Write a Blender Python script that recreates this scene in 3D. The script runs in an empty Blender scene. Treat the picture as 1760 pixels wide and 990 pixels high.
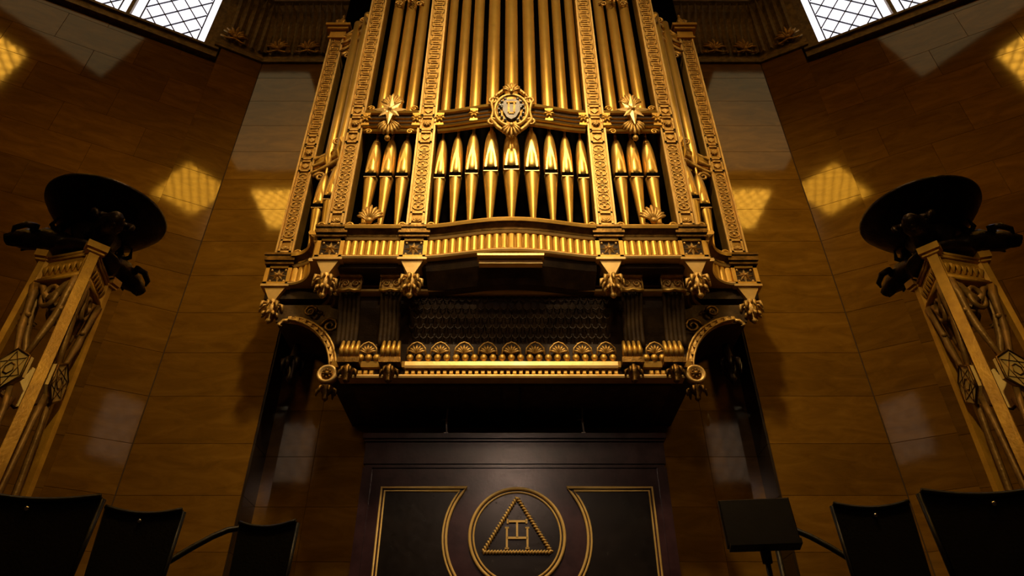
import bpy, math, random
from mathutils import Matrix, Vector
random.seed(7)
PI = math.pi
sc = bpy.context.scene
COL = sc.collection

# ------------------------------------------------------------------ camera
CAMZ = 1.25
F = 1150.0
PITCH = math.radians(35.0)
cd = bpy.data.cameras.new('camera'); cam = bpy.data.objects.new('camera', cd); COL.objects.link(cam)
cam.location = (0, 0, CAMZ)
cam.rotation_euler = (PI/2 + PITCH, 0, 0)
cd.sensor_fit = 'HORIZONTAL'; cd.sensor_width = 36.0; cd.lens = 36.0*F/1760.0
cd.shift_x = 1.0/1760
cd.clip_end = 200
sc.camera = cam
# ------------------------------------------------------------------ world + colour management
w = bpy.data.worlds.new('world'); sc.world = w; w.use_nodes = True
w.node_tree.nodes['Background'].inputs[0].default_value = (0.9, 0.6, 0.3, 1)
w.node_tree.nodes['Background'].inputs[1].default_value = 0.01
sc.view_settings.view_transform = 'Standard'; sc.view_settings.look = 'None'
sc.view_settings.exposure = 0.0; sc.view_settings.gamma = 1.0
sc.view_settings.use_curve_mapping = False
AMBER_GLOW_E = 16.0        # added amber glow panels in the ceiling, over the middle of the hall
OUTER_GLOW_E = 21.0       # added amber glow panels further out in the ceiling
WIN_E = 1.6        # leaded windows beside the organ
def spot(name, loc, tgt, power, color, size_deg, blend, radius):
    l = bpy.data.lights.new(name, 'SPOT'); l.energy = power; l.color = color
    l.spot_size = math.radians(size_deg); l.spot_blend = blend; l.shadow_soft_size = radius
    o = bpy.data.objects.new(name, l); COL.objects.link(o); o.location = loc
    o.rotation_euler = (Vector(tgt)-Vector(loc)).to_track_quat('-Z', 'Y').to_euler()
    return o
spot('flood_middle_high', (0, -0.6, 17.5), (0, 7.8, 9.0), 3500, (1.0, .76, .42), 66, 1.0, .45)
spot('flood_middle', (0, 1.2, 14.0), (0, 7.8, 8.1), 1500, (1.0, .80, .48), 48, 1.0, .3)
spot('flood_low', (0, -0.8, 11.0), (0, 7.8, 7.8), 700, (1.0, .78, .46), 42, 1.0, .4)
spot('hall_flood_left', (-12.6, 0.0, 11.5), (-4.4, 8.4, 9.0), 1350, (1.0, .66, .20), 38, 1.0, .5)
spot('hall_flood_right', (12.6, 0.0, 11.5), (4.4, 8.4, 9.0), 1350, (1.0, .66, .20), 38, 1.0, .5)
spot('brazier_spot_left', (-0.5, 0.0, 5.3), (-3.65, 4.5, 3.7), 330, (1.0, .72, .26), 27, 1.0, .08)
spot('brazier_spot_right', (0.5, 0.0, 5.3), (3.7, 4.5, 3.7), 330, (1.0, .72, .26), 27, 1.0, .08)
spot('board_spot', (0, -3.0, 8.5), (0, 9.3, 4.1), 300, (1.0, .64, .46), 44, 1.0, .4)

# ------------------------------------------------------------------ materials
def mat(name): 
    m = bpy.data.materials.new(name); m.use_nodes = True
    return m, m.node_tree.nodes, m.node_tree.links, m.node_tree.nodes['Principled BSDF']
def noise(n, scale, detail=4, rough=.55):
    t = n.new('ShaderNodeTexNoise'); t.inputs['Scale'].default_value = scale
    t.inputs['Detail'].default_value = detail; t.inputs['Roughness'].default_value = rough
    return t
def ramp(n, stops):
    r = n.new('ShaderNodeValToRGB'); e = r.color_ramp.elements
    while len(e) < len(stops): e.new(.5)
    for el, (p, c) in zip(e, stops): el.position = p; el.color = tuple(c)+(1,)
    return r
def simple(name, c1, c2, scale, metal, r1, r2, bump=.15, bscale=60, spec=.5):
    m, n, l, p = mat(name)
    tc = n.new('ShaderNodeTexCoord')
    t = noise(n, scale); l.new(tc.outputs['Object'], t.inputs['Vector'])
    r = ramp(n, [(.35, c1), (.65, c2)]); l.new(t.outputs['Fac'], r.inputs[0]); l.new(r.outputs[0], p.inputs['Base Color'])
    mr = n.new('ShaderNodeMapRange'); mr.inputs['To Min'].default_value = r1; mr.inputs['To Max'].default_value = r2
    t2 = noise(n, scale*3.1); l.new(tc.outputs['Object'], t2.inputs['Vector'])
    l.new(t2.outputs['Fac'], mr.inputs[0]); l.new(mr.outputs[0], p.inputs['Roughness'])
    p.inputs['Metallic'].default_value = metal; p.inputs['Specular IOR Level'].default_value = spec
    if bump:
        b = n.new('ShaderNodeBump'); b.inputs['Strength'].default_value = bump; b.inputs['Distance'].default_value = .01
        t3 = noise(n, bscale, 3); l.new(tc.outputs['Object'], t3.inputs['Vector'])
        l.new(t3.outputs['Fac'], b.inputs['Height']); l.new(b.outputs[0], p.inputs['Normal'])
    return m
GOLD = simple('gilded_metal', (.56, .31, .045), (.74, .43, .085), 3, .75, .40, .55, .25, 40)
GOLDB = simple('bright_gilding', (.72, .44, .12), (.84, .55, .19), 5, .45, .36, .48, .15, 30)
CARVED = simple('carved_gilding', (.46, .26, .055), (.74, .46, .13), 14, .7, .40, .6, .6, 70)
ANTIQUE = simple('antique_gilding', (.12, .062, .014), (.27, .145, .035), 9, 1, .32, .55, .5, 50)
PIPE = simple('gilded_pipe_metal', (.68, .39, .065), (.80, .48, .11), 2, .8, .34, .44, .05, 5)
BRONZE = simple('dark_bronze', (.012, .006, .003), (.036, .018, .008), 12, .5, .28, .45, .4, 40, .3)
BRAZ = simple('brazier_gilding', (.46, .22, .018), (.66, .34, .035), 7, .25, .40, .58, .3, 45)
OAK = simple('dark_case_wood', (.030, .016, .006), (.062, .034, .012), 5, 0, .4, .6, .4, 40, .15)
BLACK = simple('organ_interior_black', (.002, .0015, .001), (.004, .003, .002), 5, 0, .9, 1, 0, 60, 0)
FABRIC = simple('black_leather', (.003, .0035, .0035), (.006, .006, .006), 14, 0, .45, .65, .25, 60, .3)
BLACKMET = simple('black_enamel', (.004, .004, .004), (.008, .008, .008), 10, 0, .3, .5, .1, 40)
PURPLE = simple('dark_polished_mahogany', (.030, .012, .016), (.052, .022, .027), 4, 0, .18, .3, .12, 20)
INNER = simple('black_lacquer', (.006, .004, .003), (.012, .008, .006), 3, 0, .18, .32, .1, 14)
RODM = simple('pale_painted_metal', (.55, .50, .42), (.70, .62, .5), 10, .2, .3, .5, 0)
MEDAL = simple('bright_medallion_gilding', (.72, .46, .13), (.82, .56, .19), 8, .15, .4, .55, .2)
BRACE = simple('brown_gilding', (.20, .10, .02), (.36, .19, .045), 9, .4, .4, .55, .4, 45)
PILM = simple('deep_gilding', (.36, .19, .028), (.50, .28, .05), 6, .6, .42, .58, .3, 50)
WALNUT = simple('brown_gilt_wood', (.06, .033, .010), (.12, .066, .020), 6, .2, .4, .6, .5, 30, .2)
SHIELDM = simple('dull_shield_metal', (.07, .055, .04), (.13, .10, .075), 9, .3, .4, .5, .2)
SILVER = simple('silvered_metal', (.20, .18, .16), (.36, .33, .29), 10, .7, .3, .45, .2)
STUD = simple('chrome_stud', (.7, .7, .7), (.9, .9, .9), 10, 1, .15, .25, 0)
LEAD = simple('lead_came', (.05, .05, .06), (.09, .09, .10), 12, .6, .4, .6, .2, 50)
STONEDK = simple('dark_carved_plaster', (.16, .105, .045), (.30, .20, .08), 9, .25, .45, .7, .6, 30)
JOINT = simple('joint_mortar', (.07, .035, .008), (.09, .045, .012), 20, 0, .8, .9, 0)  # dark mortar backing between the marble slabs
FLOORM = simple('dark_carpet', (.012, .010, .020), (.02, .015, .03), 20, 0, .8, .95, .3, 90)
CEILM = simple('ceiling_plaster', (.06, .04, .02), (.09, .06, .03), 2, 0, .8, .9, 0)

def marble(name, dark, mid, light, rough):
    m, n, l, p = mat(name)
    tc = n.new('ShaderNodeTexCoord'); oi = n.new('ShaderNodeObjectInfo')
    add = n.new('ShaderNodeVectorMath'); add.operation = 'ADD'
    sc_ = n.new('ShaderNodeVectorMath'); sc_.operation = 'SCALE'; sc_.inputs['Scale'].default_value = 9.0
    comb = n.new('ShaderNodeCombineXYZ'); l.new(oi.outputs['Random'], comb.inputs[0]); l.new(oi.outputs['Random'], comb.inputs[2])
    l.new(comb.outputs[0], sc_.inputs[0]); l.new(tc.outputs['Object'], add.inputs[0]); l.new(sc_.outputs[0], add.inputs[1])
    mp = n.new('ShaderNodeMapping'); mp.inputs['Scale'].default_value = (1, 1, 3.2); l.new(add.outputs[0], mp.inputs[0])
    t = noise(n, 1.6, 8, .62); t.inputs['Distortion'].default_value = .8; l.new(mp.outputs[0], t.inputs['Vector'])
    r = ramp(n, [(.28, dark), (.5, mid), (.74, light)]); l.new(t.outputs['Fac'], r.inputs[0])
    hs = n.new('ShaderNodeHueSaturation')
    mr = n.new('ShaderNodeMapRange'); mr.inputs['To Min'].default_value = .82; mr.inputs['To Max'].default_value = 1.16
    l.new(oi.outputs['Random'], mr.inputs[0]); l.new(mr.outputs[0], hs.inputs['Value']); l.new(r.outputs[0], hs.inputs['Color'])
    l.new(hs.outputs[0], p.inputs['Base Color'])
    p.inputs['Roughness'].default_value = rough
    t2 = noise(n, 2.2, 3); l.new(add.outputs[0], t2.inputs['Vector'])
    b = n.new('ShaderNodeBump'); b.inputs['Strength'].default_value = .035; b.inputs['Distance'].default_value = .02
    l.new(t2.outputs['Fac'], b.inputs['Height']); l.new(b.outputs[0], p.inputs['Normal'])
    return m
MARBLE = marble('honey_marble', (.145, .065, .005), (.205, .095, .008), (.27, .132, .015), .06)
REVEAL = simple('painted_shade_reveal', (.022, .013, .006), (.04, .024, .010), 3, 0, .15, .25, .05, 10)  # shade of the unlit reveal, painted as a darker stone

def emit(name, col, strength, noise_amt=.15):
    m = bpy.data.materials.new(name); m.use_nodes = True; n = m.node_tree.nodes; l = m.node_tree.links
    n.clear(); o = n.new('ShaderNodeOutputMaterial'); e = n.new('ShaderNodeEmission')
    e.inputs[0].default_value = tuple(col)+(1,); e.inputs[1].default_value = strength
    l.new(e.outputs[0], o.inputs[0]); return m
DAYGLASS = emit('daylit_glass', (.95, .90, 1.0), WIN_E)
AMBERGLOW = emit('added_amber_ceiling_glow', (1.0, .44, .03), AMBER_GLOW_E)  # added emission, lights the gilding and reflects amber in the angled walls
PALEGLOW = emit('added_pale_ceiling_glow', (1.0, .76, .34), .6)  # added emission for the pale reflection high on the end walls
REARGLASS = emit('pale_rear_glass', (1.0, .70, .45), .7)
OUTERGLOW = emit('added_outer_ceiling_glow', (1.0, .46, .04), OUTER_GLOW_E)  # added emission for the amber reflections on the end walls

# ------------------------------------------------------------------ mesh building
class MB:
    def __init__(s): s.v = []; s.f = []; s.sm = []
    def add(s, vs, fs, smooth=False, M=None):
        b = len(s.v)
        s.v += [tuple(M @ Vector(p)) if M else tuple(p) for p in vs]
        s.f += [tuple(i+b for i in q) for q in fs]; s.sm += [smooth]*len(fs)
        return s
    def box(s, x0, x1, y0, y1, z0, z1, M=None, ch=0):
        if ch:   # chamfer on the front (low y) face
            vs = [(x0, y1, z0), (x1, y1, z0), (x1, y1, z1), (x0, y1, z1),
                  (x0, y0+ch, z0), (x1, y0+ch, z0), (x1, y0+ch, z1), (x0, y0+ch, z1),
                  (x0+ch, y0, z0+ch), (x1-ch, y0, z0+ch), (x1-ch, y0, z1-ch), (x0+ch, y0, z1-ch)]
            fs = [(0, 3, 2, 1), (8, 9, 10, 11)]
            for a in range(4):
                c = (a+1) % 4
                fs += [(a, c, 4+c, 4+a), (4+a, 4+c, 8+c, 8+a)]
            return s.add(vs, fs, False, M)
        vs = [(x0, y0, z0), (x1, y0, z0), (x1, y1, z0), (x0, y1, z0), (x0, y0, z1), (x1, y0, z1), (x1, y1, z1), (x0, y1, z1)]
        return s.add(vs, [(0, 3, 2, 1), (4, 5, 6, 7), (0, 1, 5, 4), (1, 2, 6, 5), (2, 3, 7, 6), (3, 0, 4, 7)], False, M)
    def lathe(s, prof, seg=16, M=None, smooth=True, cap=True):
        vs = []; fs = []
        for r, z in prof:
            for k in range(seg):
                a = 2*PI*k/seg; vs.append((r*math.cos(a), r*math.sin(a), z))
        for i in range(len(prof)-1):
            for k in range(seg):
                j = (k+1) % seg; fs.append((i*seg+k, i*seg+j, (i+1)*seg+j, (i+1)*seg+k))
        if cap: fs.append(tuple(reversed(range(seg)))); fs.append(tuple((len(prof)-1)*seg+k for k in range(seg)))
        return s.add(vs, fs, smooth, M)
    def tube(s, pts, rad, seg=8, closed=False, flat=1.0, smooth=True, up=(0, -1, 0.01)):
        pts = [Vector(p) for p in pts]; n = len(pts)
        R = rad if isinstance(rad, (list, tuple)) else [rad]*n
        vs = []; fs = []; up = Vector(up)
        for i, p in enumerate(pts):
            if closed: t = pts[(i+1) % n]-pts[i-1]
            else: t = pts[min(i+1, n-1)]-pts[max(i-1, 0)]
            t.normalize(); a = t.cross(up)
            if a.length < 1e-3: a = t.cross(Vector((1, 0, 0)))
            a.normalize(); b = a.cross(t)
            for k in range(seg):
                q = 2*PI*k/seg+PI/seg; vs.append(p+a*R[i]*math.cos(q)+b*R[i]*flat*math.sin(q))
        m = n if closed else n-1
        for i in range(m):
            j = (i+1) % n
            for k in range(seg):
                h = (k+1) % seg; fs.append((i*seg+k, i*seg+h, j*seg+h, j*seg+k))
        if not closed: fs.append(tuple(reversed(range(seg)))); fs.append(tuple((n-1)*seg+k for k in range(seg)))
        return s.add(vs, fs, smooth)
    def prism(s, poly, y0, y1, M=None, smooth=False):      # polygon in xz, counter-clockwise seen from -y
        n = len(poly)
        vs = [(x, y0, z) for x, z in poly]+[(x, y1, z) for x, z in poly]
        fs = [tuple(range(n)), tuple(reversed(range(n, 2*n)))]
        fs += [(i, i+n, (i+1) % n+n, (i+1) % n) for i in range(n)]
        return s.add(vs, fs, smooth, M)
    def sweep(s, prof, path, cap=True, smooth=False):       # prof (out, z), out towards the viewer; path (x, y) left to right
        n = len(prof); P = [Vector((p[0], p[1])) for p in path]; vs = []; fs = []
        for i, p in enumerate(P):
            t = P[min(i+1, len(P)-1)]-P[max(i-1, 0)]; t.normalize(); nr = Vector((t.y, -t.x))
            for o, z in prof: vs.append((p.x+nr.x*o, p.y+nr.y*o, z))
        for i in range(len(P)-1):
            for k in range(n-1): fs.append((i*n+k, (i+1)*n+k, (i+1)*n+k+1, i*n+k+1))
            fs.append((i*n+n-1, (i+1)*n+n-1, (i+1)*n, i*n))
        if cap: fs.append(tuple(range(n))[::-1]); fs.append(tuple((len(P)-1)*n+k for k in range(n)))
        return s.add(vs, fs, smooth)
    def ball(s, c, rx, ry=None, rz=None, seg=8, rings=5, M=None):
        ry = ry or rx; rz = rz or rx
        pr = [(max(math.sin(PI*i/rings), .02), -math.cos(PI*i/rings)) for i in range(rings+1)]
        T = Matrix.Translation(c) @ Matrix.Diagonal((rx, ry, rz, 1))
        return s.lathe(pr, seg, (M @ T) if M else T)
    def mesh(s, name, org=(0, 0, 0)):
        me = bpy.data.meshes.new(name); o = Vector(org)
        me.from_pydata([tuple(Vector(p)-o) for p in s.v], [], s.f)
        me.polygons.foreach_set('use_smooth', s.sm); me.update(); return me

def wloc(o):
    v = Vector((0, 0, 0))
    while o: v += o.location; o = o.parent
    return v
def build(mb, name, m, parent=None, org=None):
    """link as ONE mesh object; vertices given in world space (parents are unrotated)"""
    base = Vector(org) if org is not None else (wloc(parent) if parent else Vector((0, 0, 0)))
    me = mb.mesh(name, base); me.materials.append(m)
    o = bpy.data.objects.new(name, me); COL.objects.link(o)
    if parent: o.parent = parent; o.location = base-wloc(parent)
    else: o.location = base
    return o
def inst(me, name, parent, loc, rot=(0, 0, 0), scale=None):
    o = bpy.data.objects.new(name, me); COL.objects.link(o); o.parent = parent
    o.location = Vector(loc)-wloc(parent); o.rotation_euler = rot
    if scale: o.scale = scale
    return o
def mesh_of(mb, name, m):
    me = mb.mesh(name); me.materials.append(m); return me
def thing(name, label, cat, loc, rz=0, group=None):
    o = bpy.data.objects.new(name, None); COL.objects.link(o); o.location = loc; o.rotation_euler = (0, 0, rz)
    o.empty_display_size = .2
    tag(o, label, cat, group); return o
def tag(o, label=None, cat=None, group=None, kind=None):
    if label: o['label'] = label
    if cat: o['category'] = cat
    if group: o['group'] = group
    if kind: o['kind'] = kind
    return o
def struct(mb, name, m): return tag(build(mb, name, m), kind='structure')
def copy_tree(o, parent=None):
    c = o.copy(); COL.objects.link(c); c.parent = parent
    for ch in list(o.children): copy_tree(ch, c)
    return c
def rotZ(a): return Matrix.Rotation(a, 4, 'Z')
def T(x, y, z): return Matrix.Translation((x, y, z))

# ------------------------------------------------------------------ room shell
DZ = 1.2                    # platform floor
YW, XR, XC = 9.2, 3.73, 5.46   # wall plane, half width of the organ recess, half width of the end wall
ZT = 13.7                   # top of the marble
ANG = math.radians(27.5)
CA, SA = math.cos(ANG), math.sin(ANG)
SLABS = {}
def slab_mesh(wd, ht, mt=None):
    mt = mt or MARBLE; k = (round(wd, 3), round(ht, 3), mt.name)
    if k not in SLABS:
        SLABS[k] = mesh_of(MB().box(-wd/2+.0015, wd/2-.0015, -.03, .0, .0015, ht-.0015, ch=.003), 'marble_slab', mt)
    return SLABS[k]
def slab_run(root, x0, y0, dx, dy, cuts, z0, z1):
    """slabs along the line from (x0,y0) in direction (dx,dy) facing the hall; cuts per course"""
    ang = math.atan2(dy, dx); z = z0; k = 0
    while z < z1-.05:
        h = min(.75, z1-z); c = cuts(k)
        for a, b in zip(c[:-1], c[1:]):
            m = (a+b)/2; inst(slab_mesh(b-a, h), 'marble_slab', root, (x0+dx*m, y0+dy*m, z), (0, 0, ang))
        z += h; k += 1

floor = struct(MB().box(-16, 16, -16, 12, -.2, 0), 'floor', FLOORM)
ceiling = struct(MB().box(-16, 16, -16, 12, 19.0, 19.3), 'ceiling', CEILM)
dais = MB().box(-8.5, 8.5, 2.6, 9.8, 0.003, DZ).box(-8.8, 8.8, 2.2, 2.6, .003, .9).box(-9.1, 9.1, 1.8, 2.2, .003, .6).box(-9.4, 9.4, 1.4, 1.8, .003, .3)
struct(dais, 'floor_platform', FLOORM)
# recess behind the organ
wb = struct(MB().box(-XR-.3, XR+.3, 9.75, 10.0, DZ, 17), 'wall_back', JOINT)
slab_run(wb, -XR, 9.75, 1, 0, lambda k: [0, .76, 2.1, XR, 2*XR-2.1, 2*XR-.76, 2*XR], DZ, 9.45)
for s, side in ((-1, 'left'), (1, 'right')):
    x0, x1 = sorted((s*XR, s*(XC+.12)))
    o = struct(MB().box(x0, x1, YW+.03, 9.75, DZ, ZT), 'wall_back_'+side, JOINT)
    xa = -XC if s < 0 else XR
    slab_run(o, xa, YW+.03, 1, 0, lambda k: [0, XC-XR], DZ, ZT)
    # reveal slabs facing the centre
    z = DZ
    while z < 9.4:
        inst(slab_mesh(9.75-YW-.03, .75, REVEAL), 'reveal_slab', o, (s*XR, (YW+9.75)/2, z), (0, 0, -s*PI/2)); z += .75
    # angled walls: frame u along the wall outward from the corner
    cx, cy = s*XC, YW
    dx, dy = s*CA, -SA
    def PT(u, o_):      # u along the wall, o_ towards the hall
        return (cx+dx*u+(-s*SA)*o_, cy+dy*u-CA*o_)
    def wallbox(mb, u0, u1, o0, o1, z0, z1):
        a, b, c, d = PT(u0, o0), PT(u1, o0), PT(u1, o1), PT(u0, o1)
        vs = [(p[0], p[1], z) for z in (z0, z1) for p in (a, b, c, d)]
        fs = [(0, 3, 2, 1), (4, 5, 6, 7), (0, 1, 5, 4), (1, 2, 6, 5), (2, 3, 7, 6), (3, 0, 4, 7)]
        mb.add(vs, fs if s < 0 else [tuple(reversed(q)) for q in fs]); return mb
    W = MB(); wallbox(W, 0, .86, -.4, -.03, 0, ZT); wallbox(W, .86, 8.4, -.5, -.15, 0, ZT-.35)
    wallbox(W, .86, 1.12, -.5, -.15, ZT-.35, 19); wallbox(W, 4.3+1.6, 8.4, -.5, -.15, ZT-.35, 19); wallbox(W, 1.1, 6, -.5, -.15, 17.4, 19)
    wo = struct(W, 'wall_'+side, JOINT)
    def urun(root, u0, off, cuts, z0, z1):
        if s > 0:
            a = PT(u0, off); slab_run(root, a[0], a[1], dx, dy, cuts, z0, z1)
        else:
            def rc(k):
                c = cuts(k); return c
            z = z0; k = 0
            while z < z1-.05:
                h = min(.75, z1-z); c = cuts(k)
                for p, q in zip(c[:-1], c[1:]):
                    P = PT(u0+(p+q)/2, off)
                    inst(slab_mesh(q-p, h), 'marble_slab', root, (P[0], P[1], z), (0, 0, math.atan2(-dy, -dx)))
                z += h; k += 1
    urun(wo, 0, -.03, lambda k: [0.01, .86], DZ, ZT)
    urun(wo, .86, -.15, lambda k: ([0, 1.35, 2.7, 4.05, 5.4] if k % 2 else [0, .68, 2.03, 3.38, 4.73, 5.4]), DZ, ZT-.38)
    # ---- leaded window
    wz0, wz1 = 13.70, 17.3
    u0, lw, nl = 1.22, 1.5, 3
    win = MB()
    wallbox(win, .9, 6.0, -.2, -.02, wz0-.30, wz0-.12)          # stone sill
    wallbox(win, .9, 6.0, -.2, .04, wz0-.12, wz0-.06)
    wallbox(win, .92, 1.1, -.3, -.02, wz0-.06, wz1)
    wallbox(win, 1.1, u0, -.3, -.10, wz0-.06, wz1)
    wallbox(win, u0-.02, u0+nl*lw+.05, -.3, -.2, wz0-.06, wz0)
    for k in range(1, nl+1): wallbox(win, u0+k*lw-.035, u0+k*lw+.035, -.3, -.14, wz0, wz1)
    wn = struct(win, 'window_1' if s < 0 else 'window_2', STONEDK)
    for k in range(nl):
        ua, ub = u0+k*lw+(.035 if k else 0), u0+(k+1)*lw-.035
        g = MB(); wallbox(g, ua, ub, -.29, -.27, wz0, wz1)
        pane = build(g, 'pane', DAYGLASS, wn)
        c = MB(); bw = .17
        wallbox(c, ua+bw-.012, ua+bw+.012, -.27, -.245, wz0, wz1)
        wallbox(c, ub-bw-.012, ub-bw+.012, -.27, -.245, wz0, wz1)
        wallbox(c, ua, ub, -.27, -.245, wz0+bw-.012, wz0+bw+.012)
        # diamond cames
        iw = ub-ua-2*bw; dw = iw/3.0; dh = .50
        for sg in (1, -1):
            m = -10
            while m < 14:
                # line u = m*dw + sg*(z)*dw/dh/... clipped to the inner field
                def U(z): return m*dw*.5*2+sg*(z)*(dw/dh)
                zlo, zhi = 0.0, wz1-wz0-bw
                segs = []
                N = 60; prev = None
                for q in range(N+1):
                    z = zlo+(zhi-zlo)*q/N; u = U(z)
                    ok = 0 <= u <= iw
                    if ok: segs.append((u, z))
                if len(segs) > 1:
                    (ua1, za1), (ub1, zb1) = segs[0], segs[-1]
                    A = PT(ua+bw+ua1, -.258); B = PT(ua+bw+ub1, -.258)
                    c.tube([(A[0], A[1], wz0+bw+za1), (B[0], B[1], wz0+bw+zb1)], .017, 4, smooth=False)
                m += 1
        build(c, 'lead_came', LEAD, wn)
    # ---- carved frieze over the marble
    path = [(s*(XR-.2), YW), (s*XC, YW)]
    e = PT(1.0, 0); path.append(e)
    if s < 0: path = path[::-1]
    fr = MB()
    prof = [(-.1, ZT), (.05, ZT), (.07, ZT+.06), (.04, ZT+.12), (.06, ZT+.2), (.10, ZT+.7), (.24, ZT+1.25), (.42, ZT+1.55), (.5, ZT+1.6),
            (.5, ZT+1.78), (.62, ZT+1.9), (.62, ZT+2.1), (-.1, ZT+2.1)]
    fr.sweep(prof, path)
    f = struct(fr, 'trim_%d' % (1 if s < 0 else 2), STONEDK)
    # upright leaves of the frieze + palmettes
    def along(u):        # u from recess edge outward
        if u < XC-XR+.2: return (s*(XR-.2+u), YW, 0.0, (0, -1))
        q = PT(u-(XC-XR+.2), 0); return (q[0], q[1], -s*ANG, (-s*SA, -CA))
    L = MB().prism([(-.055, 0), (.055, 0), (.07, .9), (.05, 1.15), (0, 1.25), (-.05, 1.15), (-.07, .9)], -.045, .02)
    lm = MB()
    vs = []
    for i in range(7):
        z = [0, .3, .6, .85, 1.05, 1.2, 1.3][i]; o_ = [.0, .01, .03, .07, .15, .26, .36][i]; wd = [.05, .055, .06, .065, .07, .06, .015][i]
        vs += [(-wd, -o_-.02, z), (0, -o_-.07, z+.01), (wd, -o_-.02, z)]
    fs = []
    for i in range(6):
        a = i*3; fs += [(a, a+1, a+4, a+3), (a+1, a+2, a+5, a+4)]
    lm.add(vs, fs, False)
    leafm = mesh_of(lm, 'frieze_leaf', STONEDK)
    u = .3
    while u < 2.85:
        x, y, rz, nn = along(u); inst(leafm, 'frieze_leaf', f, (x+nn[0]*.09, y+nn[1]*.09, ZT+.20), (0, 0, rz)); u += .16
    for uu in (.95, 1.62, 2.6):
        x, y, rz, nn = along(uu)
        pm = MB()
        for k in range(7):
            a = math.radians(-66+22*k); ln = .42 if k == 3 else .36-.02*abs(k-3)
            pts = [(math.sin(a)*ln*t, -.10-.05*math.sin(PI*t), math.cos(a)*ln*t) for t in (.1, .5, .9)]
            pm.tube([(p[0], p[1], p[2]) for p in pts], [.015, .035, .02], 5)
        pm.ball((0, -.12, 0.02), .06); pm.tube([(-.28, -.08, -.02), (-.15, -.1, -.07), (0, -.12, -.03), (.15, -.1, -.07), (.28, -.08, -.02)], .025, 5)
        inst(mesh_of(pm, 'palmette', CARVED), 'palmette', f, (x+nn[0]*.03, y+nn[1]*.03, ZT+.3), (0, 0, rz))
# dark entablature and wall above the frieze, side and rear walls
up = MB().box(-6.5, 6.5, 9.3, 9.6, ZT+2.1, 19).box(-XR+.1, XR-.1, 9.0, 9.6, 13.6, 19)
struct(up, 'wall_back_upper', STONEDK)
for s, side in ((-1, 'left'), (1, 'right')):
    x = s*14.0
    struct(MB().box(min(x, x+s*.3), max(x, x+s*.3), -14, 5.2, 0, 19), 'wall_side_'+side, CEILM)
struct(MB().box(-14, 14, -14.3, -14, 0, 19), 'wall_front', CEILM)

def glazed_panel(name, mt, cx, cy, cz, wd, hd, R, n=5):
    """leaded panel lying in local xy, centred"""
    M = T(cx, cy, cz) @ R
    fr = MB()
    for a in (-1, 1):
        fr.box(a*wd/2-.05, a*wd/2+.05, -hd/2-.05, hd/2+.05, -.04, .04, M); fr.box(-wd/2, wd/2, a*hd/2-.05, a*hd/2+.05, -.04, .04, M)
    o = struct(fr, name, LEAD)
    g = MB().box(-wd/2, wd/2, -hd/2, hd/2, .0, .02, M); build(g, 'pane', mt, o)
    c = MB()
    for sg in ((1, -1) if n else ()):
        for k in range(-n, n+1):
            d = k*wd/n
            pts = []
            for q in range(41):
                t = -hd/2+hd*q/40; u = d+sg*t*wd/hd
                if abs(u) <= wd/2: pts.append((u, t))
            if len(pts) > 1:
                A = M @ Vector((pts[0][0], pts[0][1], -.02)); B = M @ Vector((pts[-1][0], pts[-1][1], -.02))
                c.tube([A, B], .035, 4, smooth=False, up=(0.3, 0.2, 1))
    if n: build(c, 'lead_came', LEAD, o)
    return o
FLIP = Matrix.Rotation(0, 4, 'X')
for i, s in enumerate((-1, 1)):
    glazed_panel('window_%d' % (3+i), AMBERGLOW, s*1.55, -1.75, 18.9, 1.9, 2.6, FLIP)  # added ceiling glow panel, the hall has no skylight here
    glazed_panel('window_%d' % (5+i), OUTERGLOW, s*9.0, -1.4, 18.9, 1.9, 2.4, FLIP)  # added outer glow panel, placed to reflect in the polished end walls
    glazed_panel('window_%d' % (7+i), PALEGLOW, s*8.2, 2.9, 18.9, 3.8, 4.4, FLIP, 0)  # added pale glow panel, placed to lighten the upper marble by reflection
for i, x in enumerate((-11.3, -4.0, 4.0, 11.3)):
    glazed_panel('window_%d' % (9+i), REARGLASS, x, -13.95, 14.2, 2.0, 3.2, Matrix.Rotation(PI/2, 4, 'X'), 3)

# ------------------------------------------------------------------ organ case
organ = thing('organ_case', 'huge gilded organ case with carved pilasters and bowed fluted gallery, mounted on marble wall', 'organ', (0, 8.6, 5.45))
YF, YC = 7.6, 8.26
def bow(x):
    t = min(1, abs(x)/1.27); return .17*(.5+.5*math.cos(PI*t))**.85
ZB0, ZB1, ZL = 7.06, 7.42, 7.60
PXS = [(-3.55, YC, .28, 13.45, 'C'), (-2.61, YF, .29, 16.2, 'B'), (-1.41, YF, .30, 16.2, 'A'), (1.41, YF, .30, 16.2, 'A'), (2.61, YF, .29, 16.2, 'B'), (3.55, YC, .28, 13.45, 'C')]
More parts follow.
